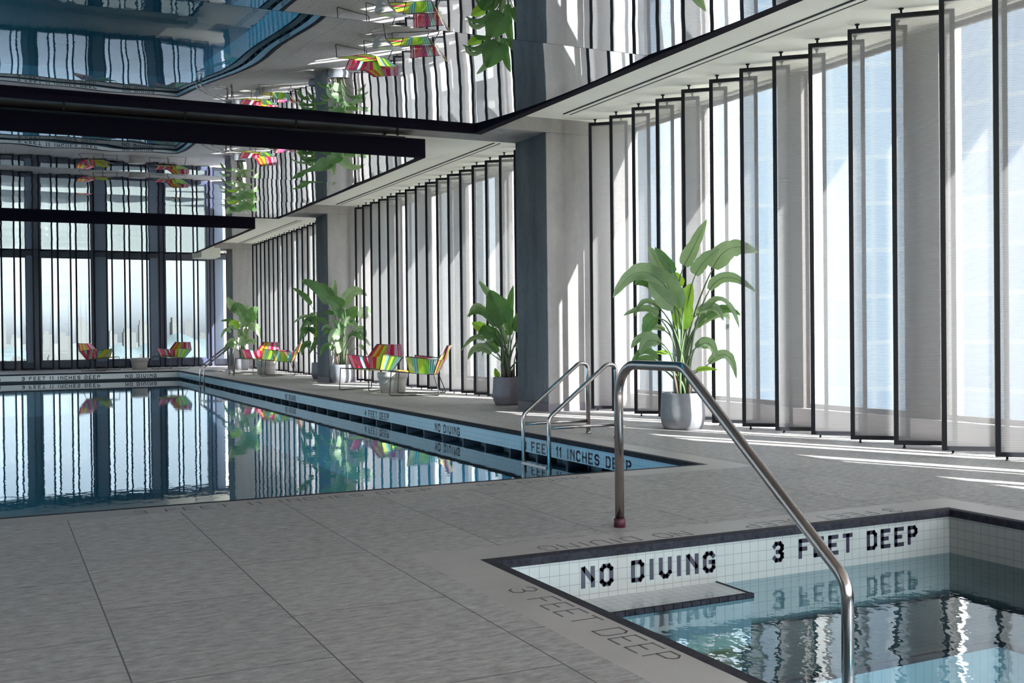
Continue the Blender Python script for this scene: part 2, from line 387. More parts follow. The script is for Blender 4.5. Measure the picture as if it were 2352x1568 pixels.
def basin(thing, x0, x1, y0, y1, depth, gut, mats):
    """shell of a sunken basin: tile fascia, recess for the gutter, walls and bottom"""
    mx, my, mf = mats
    t = .12
    fz = -.195 if gut else -depth
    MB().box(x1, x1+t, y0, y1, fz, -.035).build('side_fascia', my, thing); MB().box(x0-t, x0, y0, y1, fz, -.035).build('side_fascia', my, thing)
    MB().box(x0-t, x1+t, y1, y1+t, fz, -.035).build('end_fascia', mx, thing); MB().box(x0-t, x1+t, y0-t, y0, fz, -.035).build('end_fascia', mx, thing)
    if gut:
        g = MB(); r = .22
        g.box(x1+r, x1+r+.05, y0-r, y1+r, -.5, -.036); g.box(x0-r-.05, x0-r, y0-r, y1+r, -.5, -.036)
        g.box(x0-r, x1+r, y1+r, y1+r+.05, -.5, -.036); g.box(x0-r, x1+r, y0-r-.05, y0-r, -.5, -.036)
        for (p, q, s_, u) in ((x1, x1+r, y0-r, y1+r), (x0-r, x0, y0-r, y1+r), (x0, x1, y1, y1+r), (x0, x1, y0-r, y0)): g.box(p, q, s_, u, -.5, -.30)
        g.build('gutter_channel', M['gutter'], thing)
    w_ = MB(); z1 = -.30 if gut else -.45
    w_.box(x0-.1, x1+.1, y0-.1, y1+.1, -depth-.1, -depth)
    if gut:
        w_.box(x1, x1+.1, y0, y1, -depth, -.302); w_.box(x0-.1, x0, y0, y1, -depth, -.302)
        w_.box(x0-.1, x1+.1, y1, y1+.1, -depth, -.302); w_.box(x0-.1, x1+.1, y0-.1, y0, -depth, -.302)
    w_.build('basin', mf, thing)
    # rounded dark nosing along the lip
    n = MB(); r = .042
    def nose(a, b, inward):
        a = Vector(a); b = Vector(b); i = Vector(inward); prof = [(-.045, .001), (.0, .001)] + [(.012*math.sin(q), -.012+.013*math.cos(q)) for q in (.4, .8, 1.2, 1.57)] + [(.012, -.040), (-.045, -.040)]
        n0 = len(n.v)
        for p in (a, b):
            for d, z in prof: n.v.append(tuple(p + i*d + Vector((0, 0, z))))
        k = len(prof)
        for j in range(k): n.f.append((n0+j, n0+(j+1) % k, n0+k+(j+1) % k, n0+k+j)); n.mi.append(0); n.sm.append(False)
        n.f.append(tuple(n0+j for j in range(k))); n.mi.append(0); n.sm.append(False)
        n.f.append(tuple(n0+k+j for j in range(k))[::-1]); n.mi.append(0); n.sm.append(False)
    nose((x1, y0-.045, 0), (x1, y1+.045, 0), (-1, 0, 0)); nose((x0, y0-.045, 0), (x0, y1+.045, 0), (1, 0, 0))
    nose((x0, y1, 0), (x1, y1, 0), (0, -1, 0)); nose((x0, y0, 0), (x1, y0, 0), (0, 1, 0))
    n.build('nosing', M['nosing'], thing)
# swimming pool
pool = tag(empty('swimming_pool', (0, 0, 0)), 'long indoor swimming pool with tiled edge running to the far windows', 'swimming pool')
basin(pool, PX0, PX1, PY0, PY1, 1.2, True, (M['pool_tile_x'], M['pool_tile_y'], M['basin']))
nd_ = 0
dv = MB().box(PX1, PX1+.21, -.02, .02, -.30, -.196)
dproto = dv.build('gutter_divider', M['divider'], pool)
yk = 8.43; first = True
while yk < 33:
    d = dproto if first else dproto.copy()
    if not first: C.objects.link(d); d.parent = pool
    d.location = (0, yk, 0); first = False; yk += .636
tz = -.184
for t, y, l in (('3 FEET 11 INCHES DEEP', 10.02, 2.12), ('NO DIVING', 12.50, .80), ('4 FEET DEEP', 15.33, 1.08), ('NO DIVING', 20.2, .80)):
    lettering(t, (PX1-.0005, y, tz), (0, -1, 0), (0, 0, 1), l, .107, .020, .0012, 'tile_lettering', M['dark_tile'], pool)
for t, x, l in (('3 FEET 11 INCHES DEEP', .66, 2.08), ('NO DIVING', 3.43, .88), ('NO DIVING', -.75, .88), ('3 FEET 11 INCHES DEEP', -3.4, 2.08)):
    lettering(t, (x, PY1-.0005, tz), (1, 0, 0), (0, 0, 1), l, .107, .022, .0012, 'tile_lettering', M['dark_tile'], pool)
wt = MB(); wt.quad((PX0-.2, PY0-.2, WZ), (PX1+.2, PY0-.2, WZ), (PX1+.2, PY1+.2, WZ), (PX0-.2, PY1+.2, WZ))
tag(wt.build('pool_water', M['water']), 'still blue green water filling the long swimming pool', 'water', kind='stuff')
# spa
spa = tag(empty('plunge_pool'), 'small white tiled plunge pool with dark nosing at lower right', 'plunge pool')
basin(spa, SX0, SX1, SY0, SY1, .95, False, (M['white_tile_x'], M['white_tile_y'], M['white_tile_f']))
lettering('NO DIVING', (2.512, SY1-.0005, -.186), (1, 0, 0), (0, 0, 1), .785, .109, .0225, .0012, 'tile_lettering', M['dark_tile'], spa)
lettering('3 FEET DEEP', (3.665, SY1-.0005, -.178), (1, 0, 0), (0, 0, 1), 1.035, .109, .0225, .0012, 'tile_lettering', M['dark_tile'], spa)
st = MB().box(SX0, 3.30, 4.19, SY1, -.95, -.238); st.build('step', M['white_tile_f'], spa)
n = MB()
for k in range(24): n.bar((SX0+.0+k*.0525, 4.183, -.243), (SX0+.049+k*.0525, 4.183, -.243), .024, (0, 0, 1), .024)
n.bar((3.303, 4.175, -.24), (3.303, SY1, -.24), .008, (0, 0, 1), .012); n.build('step_nosing', M['nosing'], spa)
st2 = MB().box(SX0, SX1, 3.72, SY1, -.95, -.50); st2.box(4.45, SX1, SY0, 3.72, -.95, -.50); st2.build('bench', M['white_tile_f'], spa)
n = MB().bar((SX0, 3.715, -.512), (4.45, 3.715, -.512), .02, (0, 0, 1), .03); n.bar((4.445, SY0, -.512), (4.445, 3.72, -.512), .02, (0, 0, 1), .03)
n.build('bench_nosing', M['nosing'], spa)
wt = MB(); wt.quad((SX0, SY0, WZ), (SX1, SY0, WZ), (SX1, SY1, WZ), (SX0, SY1, WZ))
tag(wt.build('plunge_pool_water', M['spa_water']), 'pale blue rippled water in the small plunge pool', 'water', kind='stuff')

# added unseen lamps below the water, to brighten and blue both pools
def added_pool_lamp(x, y, z, e, lab, rz=0):
    t = tag(empty('added_underwater_lamp', (x, y, z), rz), lab, 'lamp', 'added underwater lamps')
    m = bpy.data.materials.get('added_lamp_lens') or mat('added_lamp_lens', (.8, .9, 1), .3)
    P(m).inputs['Emission Color'].default_value = (.75, .92, 1, 1); P(m).inputs['Emission Strength'].default_value = 6
    lens = MB(); a = [(.08*math.cos(q*math.pi/12), .012, .08*math.sin(q*math.pi/12)) for q in range(24)]
    for q in range(24): lens.quad((0, .014, 0), a[q], a[(q+1) % 24], (0, .014, 0)) if 0 else lens.tube([(0, .001, 0), (0, .014, 0)], .08, 24) if q == 0 else None
    lens.build('lens', m, t)
    ring = MB().tube([(0, .0, 0), (0, .01, 0)], .10, 24); ring.build('ring', M['chrome'], t)
    ld = bpy.data.lights.new('added_underwater_light', 'SPOT'); ld.energy = e; ld.color = (.72, .92, 1.0); ld.shadow_soft_size = .08
    ld.spot_size = math.radians(80); ld.spot_blend = .5
    lo = bpy.data.objects.new('added_lamp_light', ld); C.objects.link(lo); lo.parent = t; lo.location = (0, .05, 0); lo.rotation_euler = (math.radians(70), 0, 0)
added_pool_lamp(3.4, SY0+.001, -.55, 40, 'added unseen underwater lamp in the near wall of the plunge pool')
for k, xx in enumerate((-2.5, .2, 2.8)): added_pool_lamp(xx, PY0+.001, -.70, 170, 'added unseen underwater lamp in the near wall of the swimming pool, %s from the left' % ORD3[k])
for k in range(6): added_pool_lamp(PX0+.001, 9.0+k*4.4, -.70, 170, 'added unseen underwater lamp in the left wall of the swimming pool, %s from the near end' % ('first', 'second', 'third', 'fourth', 'fifth', 'sixth')[k], -math.pi/2)

# walls, ceiling
ZC = 3.83
c = MB().box(XL, PX1+.02, YB, YF+.3, ZC+.02, ZC+.3, 0); c.box(PX1+.02, XR+.12, YB, YF+.3, ZC, ZC+.3, 1)
ceil = tag(c.build('ceiling', [M['ceil'], M['soffit']]), kind='structure')
wl = MB().box(XL-.2, XL, YB, 4, -.035, ZC+.3).box(XL-.2, XL, 4, YF+.3, -.035, .15).box(XL-.2, XL, 4, YF+.3, 3.7, ZC+.3)  # openings added in the unseen left wall to let fill daylight in
for k in range(15): wl.box(XL-.2, XL+.02, 4+k*2.3, 4.25+k*2.3, .15, 3.7)
tag(wl.build('wall_left', M['wall_dark']), kind='structure')
wb = MB().box(XL-.2, XR+.12, YB-.2, YB, -.035, .1).box(XL-.2, XR+.12, YB-.2, YB, 3.7, ZC+.3)  # openings added behind the camera to let fill daylight in
for k in range(7): wb.box(XL-.2+k*2.4-.05, XL-.2+k*2.4+.05, YB-.2, YB, .1, 3.7)
tag(wb.build('wall_back', M['wall_dark']), kind='structure')
PIL = (12.4, 22.6, 32.9, 2.2, )
for i, y in enumerate(PIL[:3]):
    tag(MB().box(XL+.01, XR+.1, y-.02, y+.9, 3.65, ZC+.019).build('trim_%d' % (i+1), M['concrete']), kind='structure')
tag(MB().box(XL+.01, XR+.1, 2.2, 3.1, 3.65, ZC+.019).build('trim_4', M['concrete']), kind='structure')
# linear slot diffusers
for i, (y0, y1) in enumerate(((3.2, 12.05), (14.3, 22.35), (25.9, 32.8))):
    t = tag(empty('slot_diffuser', (6.63 + i*.06, y0, ZC-.005)), ('black twin slot air diffuser in the cream soffit nearest the camera', 'black twin slot air diffuser in the soffit between near and middle pillars', 'black twin slot air diffuser in the farthest stretch of soffit')[i], 'air diffuser', 'slot diffusers in the soffit')
    for s in (-1, 1): MB().box(s*.045-.011, s*.045+.011, 0, y1-y0, -.004, .004).build('slot', M['black'], t)
    MB().box(-.03, .03, 0, y1-y0, -.003, .004).build('centre_strip', M['soffit'], t)
# bulkhead at the far end of the soffit
tag(MB().box(5.28, 5.80, 31.0, 31.9, 3.26, 3.52).box(5.28, 5.8, 31.9, 32.6, 3.30, 3.83).build('ceiling_bulkhead', M['soffit']), 'grey boxed bulkhead under the far end of the soffit', 'bulkhead')

# pillars
for i, (y, lab) in enumerate(((12.4, 'large near concrete pillar between the screen rows, dark on its left face'), (22.6, 'middle concrete pillar with planters at its foot'), (32.9, 'farthest concrete pillar in the corner by the far windows'))):
    t = tag(empty('concrete_pillar', (6.51, y, 0)), lab, 'pillar', 'concrete pillars along the window wall')
    bm = MB().box(0.004, XR-6.51+.05, 0, .9, .0, 3.649); o = bm.build('shaft', M['concrete'], t); MB().box(-.004, .004, .0, .9, .101, 3.648).build('layer', M['dark_side'], t, 'dark blue grey mottled cladding on the pool side')
    b = MB().box(-.006, XR-6.51+.05, -.006, .906, 0, .10); b.build('plinth', M['nosing'] if 0 else M['pot_mauve'], t)

# right facade: fins, panes, sill, header
tag(MB().box(XR, XR+.12, YB, YF+.3, 3.80, ZC+.4).build('wall_right', M['fin']), kind='structure')
tag(MB().box(XR-.04, XR+.30, YB, YF, 0, .20).build('baseboard_right', M['sill']), kind='structure')
fy0 = 7.12; k0 = -6; ti = 5; wi = 1
fins = []
for k in range(k0, 17):
    y = fy0 + 1.85*k
    if y > 36.6 or y < YB+.2: continue
    fins.append(y)
    t = tag(MB().box(XR+.08, XR+.30, y+.02, y+.36, -.6, 4.6).build('trim_%d' % ti, M['fin']), kind='structure'); ti += 1
    MB().box(XR-.01, XR+.14, y, y+.38, .2, 3.80).build('mullion_cover', M['bronze'], t)
for a, b in zip(fins, fins[1:]):
    f = MB().box(XR+.05, XR+.09, a+.38, b, .2, .25).box(XR+.05, XR+.09, a+.38, b, 3.75, 3.80).box(XR+.05, XR+.09, a+.38, a+.42, .25, 3.75).box(XR+.05, XR+.09, b-.04, b, .25, 3.75)
    o = tag(f.build('window_%d' % wi, M['bronze']), kind='structure'); wi += 1
    MB().box(XR+.066, XR+.074, a+.42, b-.04, .25, 3.75).build('pane', M['glass'], o)
# added glazing on the unseen left and back sides, for fill daylight
for k in range(14):
    tag(MB().box(XL-.12, XL-.11, 4.25+k*2.3, 4+(k+1)*2.3, .15, 3.7).build('window_%d' % wi, M['glass_far']), kind='structure'); wi += 1
for k in range(6):
    tag(MB().box(XL-.15+k*2.4, XL-.25+(k+1)*2.4, YB-.12, YB-.11, .1, 3.7).build('window_%d' % wi, M['glass']), kind='structure'); wi += 1
# far facade
tag(MB().box(XL, XR, YF, YF+.3, 3.62, ZC+.3).build('wall_far', M['navy']), kind='structure')
tag(MB().box(XL, XR, YF-.02, YF+.28, 0, .24).build('baseboard_far', M['navy']), kind='structure')
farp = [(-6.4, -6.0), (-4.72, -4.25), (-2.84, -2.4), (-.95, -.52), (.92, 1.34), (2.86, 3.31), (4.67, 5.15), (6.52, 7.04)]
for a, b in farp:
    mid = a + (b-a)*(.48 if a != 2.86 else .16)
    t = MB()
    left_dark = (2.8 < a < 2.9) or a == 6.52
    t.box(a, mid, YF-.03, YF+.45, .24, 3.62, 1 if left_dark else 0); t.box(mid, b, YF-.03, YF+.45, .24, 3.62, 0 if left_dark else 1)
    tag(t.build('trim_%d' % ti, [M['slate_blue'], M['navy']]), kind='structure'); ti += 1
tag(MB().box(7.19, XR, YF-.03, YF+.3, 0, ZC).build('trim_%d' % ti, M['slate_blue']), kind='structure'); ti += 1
for (a0, a), (b, b1) in zip(farp, farp[1:]):
    f = MB().box(a, b, YF+.05, YF+.10, .24, .30).box(a, b, YF+.05, YF+.10, 3.56, 3.62).box(a, a+.03, YF+.05, YF+.10, .30, 3.56).box(b-.03, b, YF+.05, YF+.10, .30, 3.56)
    o = tag(f.build('window_%d' % wi, M['navy']), kind='structure'); wi += 1
    MB().box(a+.03, b-.03, YF+.07, YF+.08, .30, 3.56).build('pane', M['glass_far'], o)

# ------------------------------------------------------------------ mirrored ceiling rafts
HM = 3.30
def raft(name_lab, y0, panels, z_edge_near, prof, seed):
    rnd = random.Random(seed); x0, x1 = -5.3, 5.02; y1 = y0 + sum(panels); bw = .10
    t = tag(empty('ceiling_raft', (0, y0, HM)), name_lab, 'ceiling raft', 'mirrored ceiling rafts over the water')
    L = y1-y0
    fr = MB(); fr.box(x1-bw, x1, 0, L, 0, .19); fr.box(x0, x0+bw, 0, L, 0, .19); fr.box(x0+bw, x1-bw, 0, .05, 0, .19); fr.box(x0+bw, x1-bw, L-.045, L, 0, .19)
    fr.build('edge_frame', M['plum'], t)
    MB().box(x0, x1, .0, L, .191, .24).build('backing', M['plum'], t)
    y = 0.05; tot = L - .05 - .045; sc = tot/L; zo = .004
    for pi, pl in enumerate(panels):
        pl *= sc; a, b = prof[pi]; nx, ny = 90, 26; mb = MB()
        ph = [rnd.uniform(0, 6.28) for _ in range(8)]
        for j in range(ny+1):
            s = .003 + (pl-.006)*j/ny
            for i in range(nx+1):
                x = x0+bw + (x1-x0-2*bw)*i/nx
                ed = min(1, 4*min(j, ny-j)/ny); ex = min(1, (nx-i)/9)
                z = a*s + b*s*s
                wv = .36*(.0012*math.sin(3.1*x+1.3*s+ph[0]) + .0008*math.sin(6.3*x-2.1*s+ph[1]) + .0010*math.sin(1.7*x+3.9*s+ph[2]) + .0006*math.sin(9*x+5*s+ph[3]))
                z += wv*(.25+.75*ed)
                mb.v.append((x, y+s, z + zo))
        for j in range(ny):
            for i in range(nx):
                p = j*(nx+1)+i; mb.f.append((p, p+nx+1, p+nx+2, p+1)); mb.mi.append(0); mb.sm.append(True)
        mb.build('mirror_panel', M['mirror'], t)
        y += pl; zo += a*pl + b*pl*pl
    return t
raft('mirrored ceiling raft nearest the camera, reflecting pool and chairs', 3.83, (3.65, 3.67), HM, ((-.012, .0044), (-.0185, .0080)), 3)
raft('middle mirrored ceiling raft with a dark front fascia', 12.9, (2.6, 2.65, 2.65), HM, ((-.010, .0040), (-.014, .0055), (-.012, .0048)), 5)
raft('farthest mirrored ceiling raft next to the far windows', 22.9, (2.45, 2.45, 2.45), HM, ((-.006, .0026), (-.006, .0026), (-.006, .0026)), 9)
# thin rail above the middle raft fascia
for (y, x1, lab) in ((12.83, 4.72, 'thin black rail on the near side of the middle ceiling raft'), ):
    r = tag(empty('hanging_rail', (0, y, 3.525)), lab, 'rail')
    MB().box(-5, x1, -.01, .01, -.012, .012).build('bar', M['black'], r)
    for k in range(6): MB().box(x1-.1-k*1.3-.012, x1-.1-k*1.3+.012, -.012, .012, .02, .125).build('hanger', M['black'], r)

# ------------------------------------------------------------------ pivoting mesh screens
def make_screen(fab):
    W_, Z0, Z1, B = .515, .028, 3.785, .038
    r = empty('pivot_screen')
    f = MB().box(0, B, -.019, .019, Z0, Z1).box(W_-B, W_, -.019, .019, Z0, Z1).box(B, W_-B, -.019, .019, Z1-B, Z1).box(B, W_-B, -.019, .019, Z0, Z0+B)
    f.build('frame', M['black'], r)
    fb = MB().quad((B, 0, Z0+B), (W_-B, 0, Z0+B), (W_-B, 0, Z1-B), (B, 0, Z1-B)); fb.build('mesh_fabric', fab, r)
    for x in (.085, W_-.085):
        MB().lathe([(.0, Z1), (.010, Z1), (.010, Z1+.03), (.022, Z1+.036), (.022, 3.8299), (0, 3.8299)], 10, 0, (x, 0)).build('top_pivot', M['black'], r)
        MB().lathe([(.0, 0.0), (.016, 0.0), (.016, .004), (.009, .008), (.009, Z0), (0, Z0)], 10, 0, (x, 0)).build('bottom_pivot', M['black'], r)
    return r
ORD = ['first', 'second', 'third', 'fourth', 'fifth', 'sixth', 'seventh', 'eighth', 'ninth', 'tenth', 'eleventh', 'twelfth', 'thirteenth', 'fourteenth', 'fifteenth', 'sixteenth', 'seventeenth', 'eighteenth', 'nineteenth', 'twentieth', 'twenty-first']
sp = make_screen(M['fabric']); used = False
def put_screen(proto, x, y, ang, label, group):
    global used
    if proto is sp and not used: o = sp; used = True
    else: o = copy_tree(proto)
    o.location = (x, y, 0); o.rotation_euler = (0, 0, ang); tag(o, label, 'screen', group); return o
A = math.radians(-41.8)
for k in range(29):
    y = 12.27 - .528*k
    lab = ('tall black framed mesh screen, %s to the right of the near pillar' % ORD[k]) if k < 14 else 'tall black framed mesh screen of the row going on past the right edge'
    put_screen(sp, 7.08, y, A, lab, 'mesh screens right of the near pillar')
for k in range(17):
    y = 22.45 - .528*k
    put_screen(sp, 7.08, y, A, 'tall black framed mesh screen, %s to the right of the middle pillar' % ORD[k], 'mesh screens between near and middle pillars')
for k in range(17):
    y = 32.75 - .528*k
    put_screen(sp, 7.08, y, A, 'tall black framed mesh screen, %s to the right of the farthest pillar' % ORD[k], 'mesh screens between middle and farthest pillars')
sp2 = make_screen(M['fabric_far']); u2 = False
xs = [.20 + .54*k for k in range(-9, 13)]
for j, x in enumerate(reversed(xs)):
    o = sp2 if j == 0 else copy_tree(sp2)
    o.location = (x, 36.93, 0); o.rotation_euler = (0, 0, A)
    tag(o, ('slim black framed mesh screen at the far windows, %s from their right end' % ORD[j]) if j < 13 else 'slim black framed mesh screen at the far windows beyond the left edge', 'screen', 'mesh screens along the far windows')

# ------------------------------------------------------------------ handrails
def rail():
    t = tag(empty('handrail', (3.0, 4.91, 0)), 'large bent steel handrail rising from the deck beside the plunge pool', 'handrail')
    pts = fillet([(0, 0, 0), (0, 0, .872), (0, -.60, .872), (0, -1.70, .055), (0, -1.70, -.94)], [.17, .13, .14], 12)
    MB().tube(pts, .0245, 24).build('tube', M['chrome'], t)
    MB().lathe([(.0246, .0), (.031, .0), (.031, .045), (.0246, .048)], 24).build('collar', M['collar'], t, 'dark red collar at the foot')
rail()
def ladder(y, lab):
    t = tag(empty('pool_ladder', (5.47, y, 0)), lab, 'pool ladder', 'steel ladders on the right side of the pool')
    for s in (0, .55):
        r = MB(); pts = fillet([(0, s, 0), (0, s, .715), (-.10, s, .725), (-.745, s, .225), (-.745, s, -.95)], [.075, .06, .09], 8)
        r.tube(pts, .0205, 16); h = r.build('rail', M['chrome'], t)
        MB().tube([(-.745, s, .135), (0, s, .13)], .0155, 12).build('lower_bar', M['chrome'], h)
        MB().lathe([(.0206, 0), (.03, 0), (.024, .02), (.0206, .022)], 16, 0, (0, s)).build('foot_ring', M['chrome'], h)
    for z in (-.262, -.55, -.84): MB().box(-.775, -.70, .02, .53, z, z+.025).build('tread', M['chrome'], t)
ladder(9.0, 'steel pool ladder with two rails at the near end of the pool')
ladder(27.65, 'steel pool ladder at the far right corner of the pool')

# ------------------------------------------------------------------ planters and plants
def planter(parent, m, r=.225, h=.385):
    MB().lathe([(0, 0), (r*.84, 0), (r*.90, .012), (r*.985, .05), (r*1.045, h*.30), (r*1.055, h*.42), (r*1.03, h*.65), (r*1.0, h*.92), (r*.995, h-.006), (r*.985, h), (r*.93, h), (r*.92, h-.01), (r*.92, h-.05)]).build('pot', m, parent)
    MB().lathe([(r*.92, h-.035), (r*.5, h-.025), (0, h-.02)]).build('soil', M['soil'], parent)
def bez(p, t):
    n = len(p)-1; q = [Vector(x) for x in p]
    while len(q) > 1: q = [a.lerp(b, t) for a, b in zip(q, q[1:])]
    return q[0]
def leaf(parent, soil, base, mid, tip, width, kind, view, rnd, fold=.35, twist=0.0):
    """one leaf: petiole from the soil to the blade base, blade along base-mid-tip; view = direction towards the eye"""
    soil, base, mid, tip, view = map(Vector, (soil, base, mid, tip, view))
    mb = MB(); ctrl = mid*2 - (base+tip)*.5
    N = 16; pts = [bez([base, ctrl, tip], i/N) for i in range(N+1)]
    t0 = (pts[1]-pts[0]).normalized()
    L = (base-soil).length
    pc = [soil, soil + Vector((0, 0, .45*L)), base - t0*min(.22, .3*L), base]
    pp = [bez(pc, i/12) for i in range(13)]
    mb.tube(pp, .01, 6, 1, radii=[.0145 - .009*i/12 for i in range(13)])
    mb.tube(pts[:-1], .004, 5, 1, radii=[.0052 - .0042*i/N for i in range(N)])
    tw = rnd.uniform(-.35, .35) + twist; M_ = 5; rows = []
    wav = rnd.uniform(0, 6)
    for i, p in enumerate(pts):
        s = i/N; t = (pts[min(i+1, N)]-pts[max(i-1, 0)]).normalized()
        side = t.cross(view).normalized(); nrm = side.cross(t).normalized()
        side = (Matrix.Rotation(tw + .25*math.sin(2.2*s+wav), 3, t) @ side); nrm = side.cross(t).normalized()
        wprof = (math.sin(math.pi*min(1, (s+.015)**.55))**.55) if s < 1 else 0.0
        wprof *= 1 - .12*max(0, math.sin(31*s+wav))**6
        wd = width/2*max(0.0, wprof)*(1 + .05*math.sin(14*s+wav)); row = []
        for j in range(-M_, M_+1):
            q = j/M_; f = fold*abs(q)*wd + .06*wd*math.sin(9*s+2.5*q+wav)*abs(q)
            v = p + side*q*wd*math.cos(fold*.6) + nrm*f
            row.append(len(mb.v)); mb.uv[len(mb.v)] = (q*.5+.5 + .0, s + .18*abs(q)); mb.v.append(tuple(v))
        rows.append(row)
    for a, b in zip(rows, rows[1:]):
        for j in range(2*M_): mb.f.append((a[j], a[j+1], b[j+1], b[j])); mb.mi.append(0); mb.sm.append(True)
    return mb.build('leaf', [M[kind], M['stem']], parent)
def plant(pos, label, potm, scale, leaves, r, h, seed, view, nsheath=7, potlab=None):
    """leaves: (base, mid, tip, width, depth, kind) measured in the plane across the view, metres from the pot centre"""
    rnd = random.Random(seed)
    t = tag(empty('potted_plant', pos), label, 'potted plant', 'potted bird of paradise plants along the windows')
    planter(t, potm, r, h)
    vd = Vector((view[0], view[1], 0)).normalized(); rt = Vector((vd.y, -vd.x, 0)) ; back = vd
    toeye = -vd
    def pt(q, d): return rt*q[0] + Vector((0, 0, q[1])) + back*d
    for (b, m_, tp, wd, dp, kind) in leaves:
        ang = rnd.uniform(0, 6.28); rr = rnd.uniform(.01, r*.5)
        so_ = Vector((rt*(b[0]*.12)) + rt*math.cos(ang)*rr*.7 + back*math.sin(ang)*rr*.7 + Vector((0, 0, h-.04)))
        leaf(t, so_, pt(b, dp*.6), pt(m_, dp*.9), pt(tp, dp*1.3), wd, kind, toeye + Vector((0, 0, rnd.uniform(-.2, .5))), rnd)
    for k in range(7):
        sg = rnd.choice((-1, 1)); u0 = sg*rnd.uniform(.10, .32); z0 = h + rnd.uniform(.25, .95); ln = rnd.uniform(.22, .42)
        b = (u0, z0); m_ = (u0+sg*ln*.5, z0+ln*.22); tp = (u0+sg*ln*rnd.uniform(.75, 1.0), z0-ln*rnd.uniform(.1, .7)); dp = rnd.uniform(-.12, .04)
        leaf(t, Vector((rnd.uniform(-.06, .06), rnd.uniform(-.06, .06), h-.04)), pt(b, dp*.6), pt(m_, dp), pt(tp, dp), rnd.uniform(.08, .15), rnd.choice(('leaf', 'leaf_pale', 'leaf_pale')), toeye + Vector((0, 0, rnd.uniform(-.2, .9))), rnd)
    sh = MB()
    for k in range(nsheath):
        a = rnd.uniform(0, 6.28); q = rnd.uniform(.0, r*.42); p0 = Vector((math.cos(a)*q, math.sin(a)*q, h-.05)); p1 = p0 + Vector((math.cos(a)*.05, math.sin(a)*.05, rnd.uniform(.22, .42)))
        sh.tube([p0, p0.lerp(p1, .5)+Vector((0, 0, .01)), p1], .02, 7, 0, radii=[.022, .018, .006])
    sh.build('sheaths', M['sheath'], t)
    return t
def conv(lst, ox, oy, s, z0):
    out = []
    for b, m_, tp, wd, dp, kind in lst:
        f = lambda q: ((q[0]-ox)/s, z0 + (oy-q[1])/s)
        if m_ is None: m_ = ((b[0]+tp[0])/2 + (b[1]-tp[1])*.04, (b[1]+tp[1])/2 - abs(tp[0]-b[0])*.10)
        out.append((f(b), f(m_), f(tp), wd/s, dp, kind))
    return out
g, p_, l_ = 'leaf', 'leaf_pale', 'leaf_lime'
big = conv([((790, 490), (890, 300), (1022, 20), 165, .1, p_), ((720, 930), (600, 620), (437, 292), 250, -.05, p_), ((690, 560), (600, 430), (500, 310), 110, -.1, g), ((745, 700), (730, 620), (680, 550), 110, .1, l_),
  ((590, 680), (330, 560), (85, 810), 190, -.15, p_), ((500, 660), (400, 640), (300, 680), 170, -.1, g), ((690, 900), (560, 790), (440, 650), 210, -.12, p_),
  ((770, 1130), (790, 880), (870, 665), 210, -.02, l_), ((900, 590), (990, 460), (1135, 340), 170, -.1, p_), ((1075, 520), (1260, 320), (1525, 370), 215, .12, p_),
  ((1040, 740), (1230, 620), (1500, 775), 120, .0, p_), ((1000, 1010), (1180, 930), (1345, 1000), 95, .05, g), ((520, 990), (380, 930), (185, 990), 120, -.12, p_),
  ((530, 1020), (440, 1060), (385, 1205), 170, .05, g), ((520, 1250), (415, 1260), (350, 1385), 150, -.1, p_), ((940, 1290), (1045, 1290), (1092, 1440), 120, -.05, p_),
  ((900, 1310), (970, 1240), (1065, 1240), 80, .1, g), ((900, 1540), (1000, 1525), (1110, 1535), 55, -.1, l_), ((655, 1372), (550, 1362), (440, 1360), 45, 0, l_),
  ((960, 1080), (1180, 990), (1315, 1115), 85, .28, p_), ((590, 1140), (480, 1110), (380, 1190), 60, .1, p_), ((900, 1110), (960, 1020), (985, 940), 80, .1, g)], 762, 1764, 941, .385)
plant((6.60, 9.50, 0), 'large potted bird of paradise with big arching leaves behind the bent handrail', M['pot_grey'], 1, big, .225, .385, 11, (6.6, 9.5), 9)
P1 = conv([((550, 590), (450, 420), (375, 228), 300, .0, g), ((480, 660), (400, 500), (335, 378), 90, .1, p_), ((400, 330), (320, 220), (250, 120), 80, .05, p_), ((600, 740), (600, 460), (640, 170), 130, .1, g),
  ((430, 640), (280, 480), (112, 535), 90, -.1, g), ((330, 680), (240, 640), (165, 590), 130, .1, l_), ((400, 760), (330, 680), (310, 620), 150, -.1, g), ((300, 790), (190, 760), (45, 915), 70, -.1, p_),
  ((450, 940), (350, 850), (225, 935), 100, .1, g), ((480, 850), (440, 740), (420, 650), 110, 0, g), ((455, 1215), (435, 1170), (425, 1105), 80, -.1, l_), ((650, 700), (760, 500), (860, 420), 160, .1, g),
  ((680, 900), (800, 760), (930, 820), 110, .1, p_), ((560, 840), (520, 700), (500, 620), 80, .1, p_)], 575, 1210, 778, .40)
plant((6.70, 14.0, 0), 'potted bird of paradise in a mauve grey planter half hidden behind the near pillar', M['pot_mauve'], 1, P1, .225, .40, 12, (6.7, 14.0), 8)
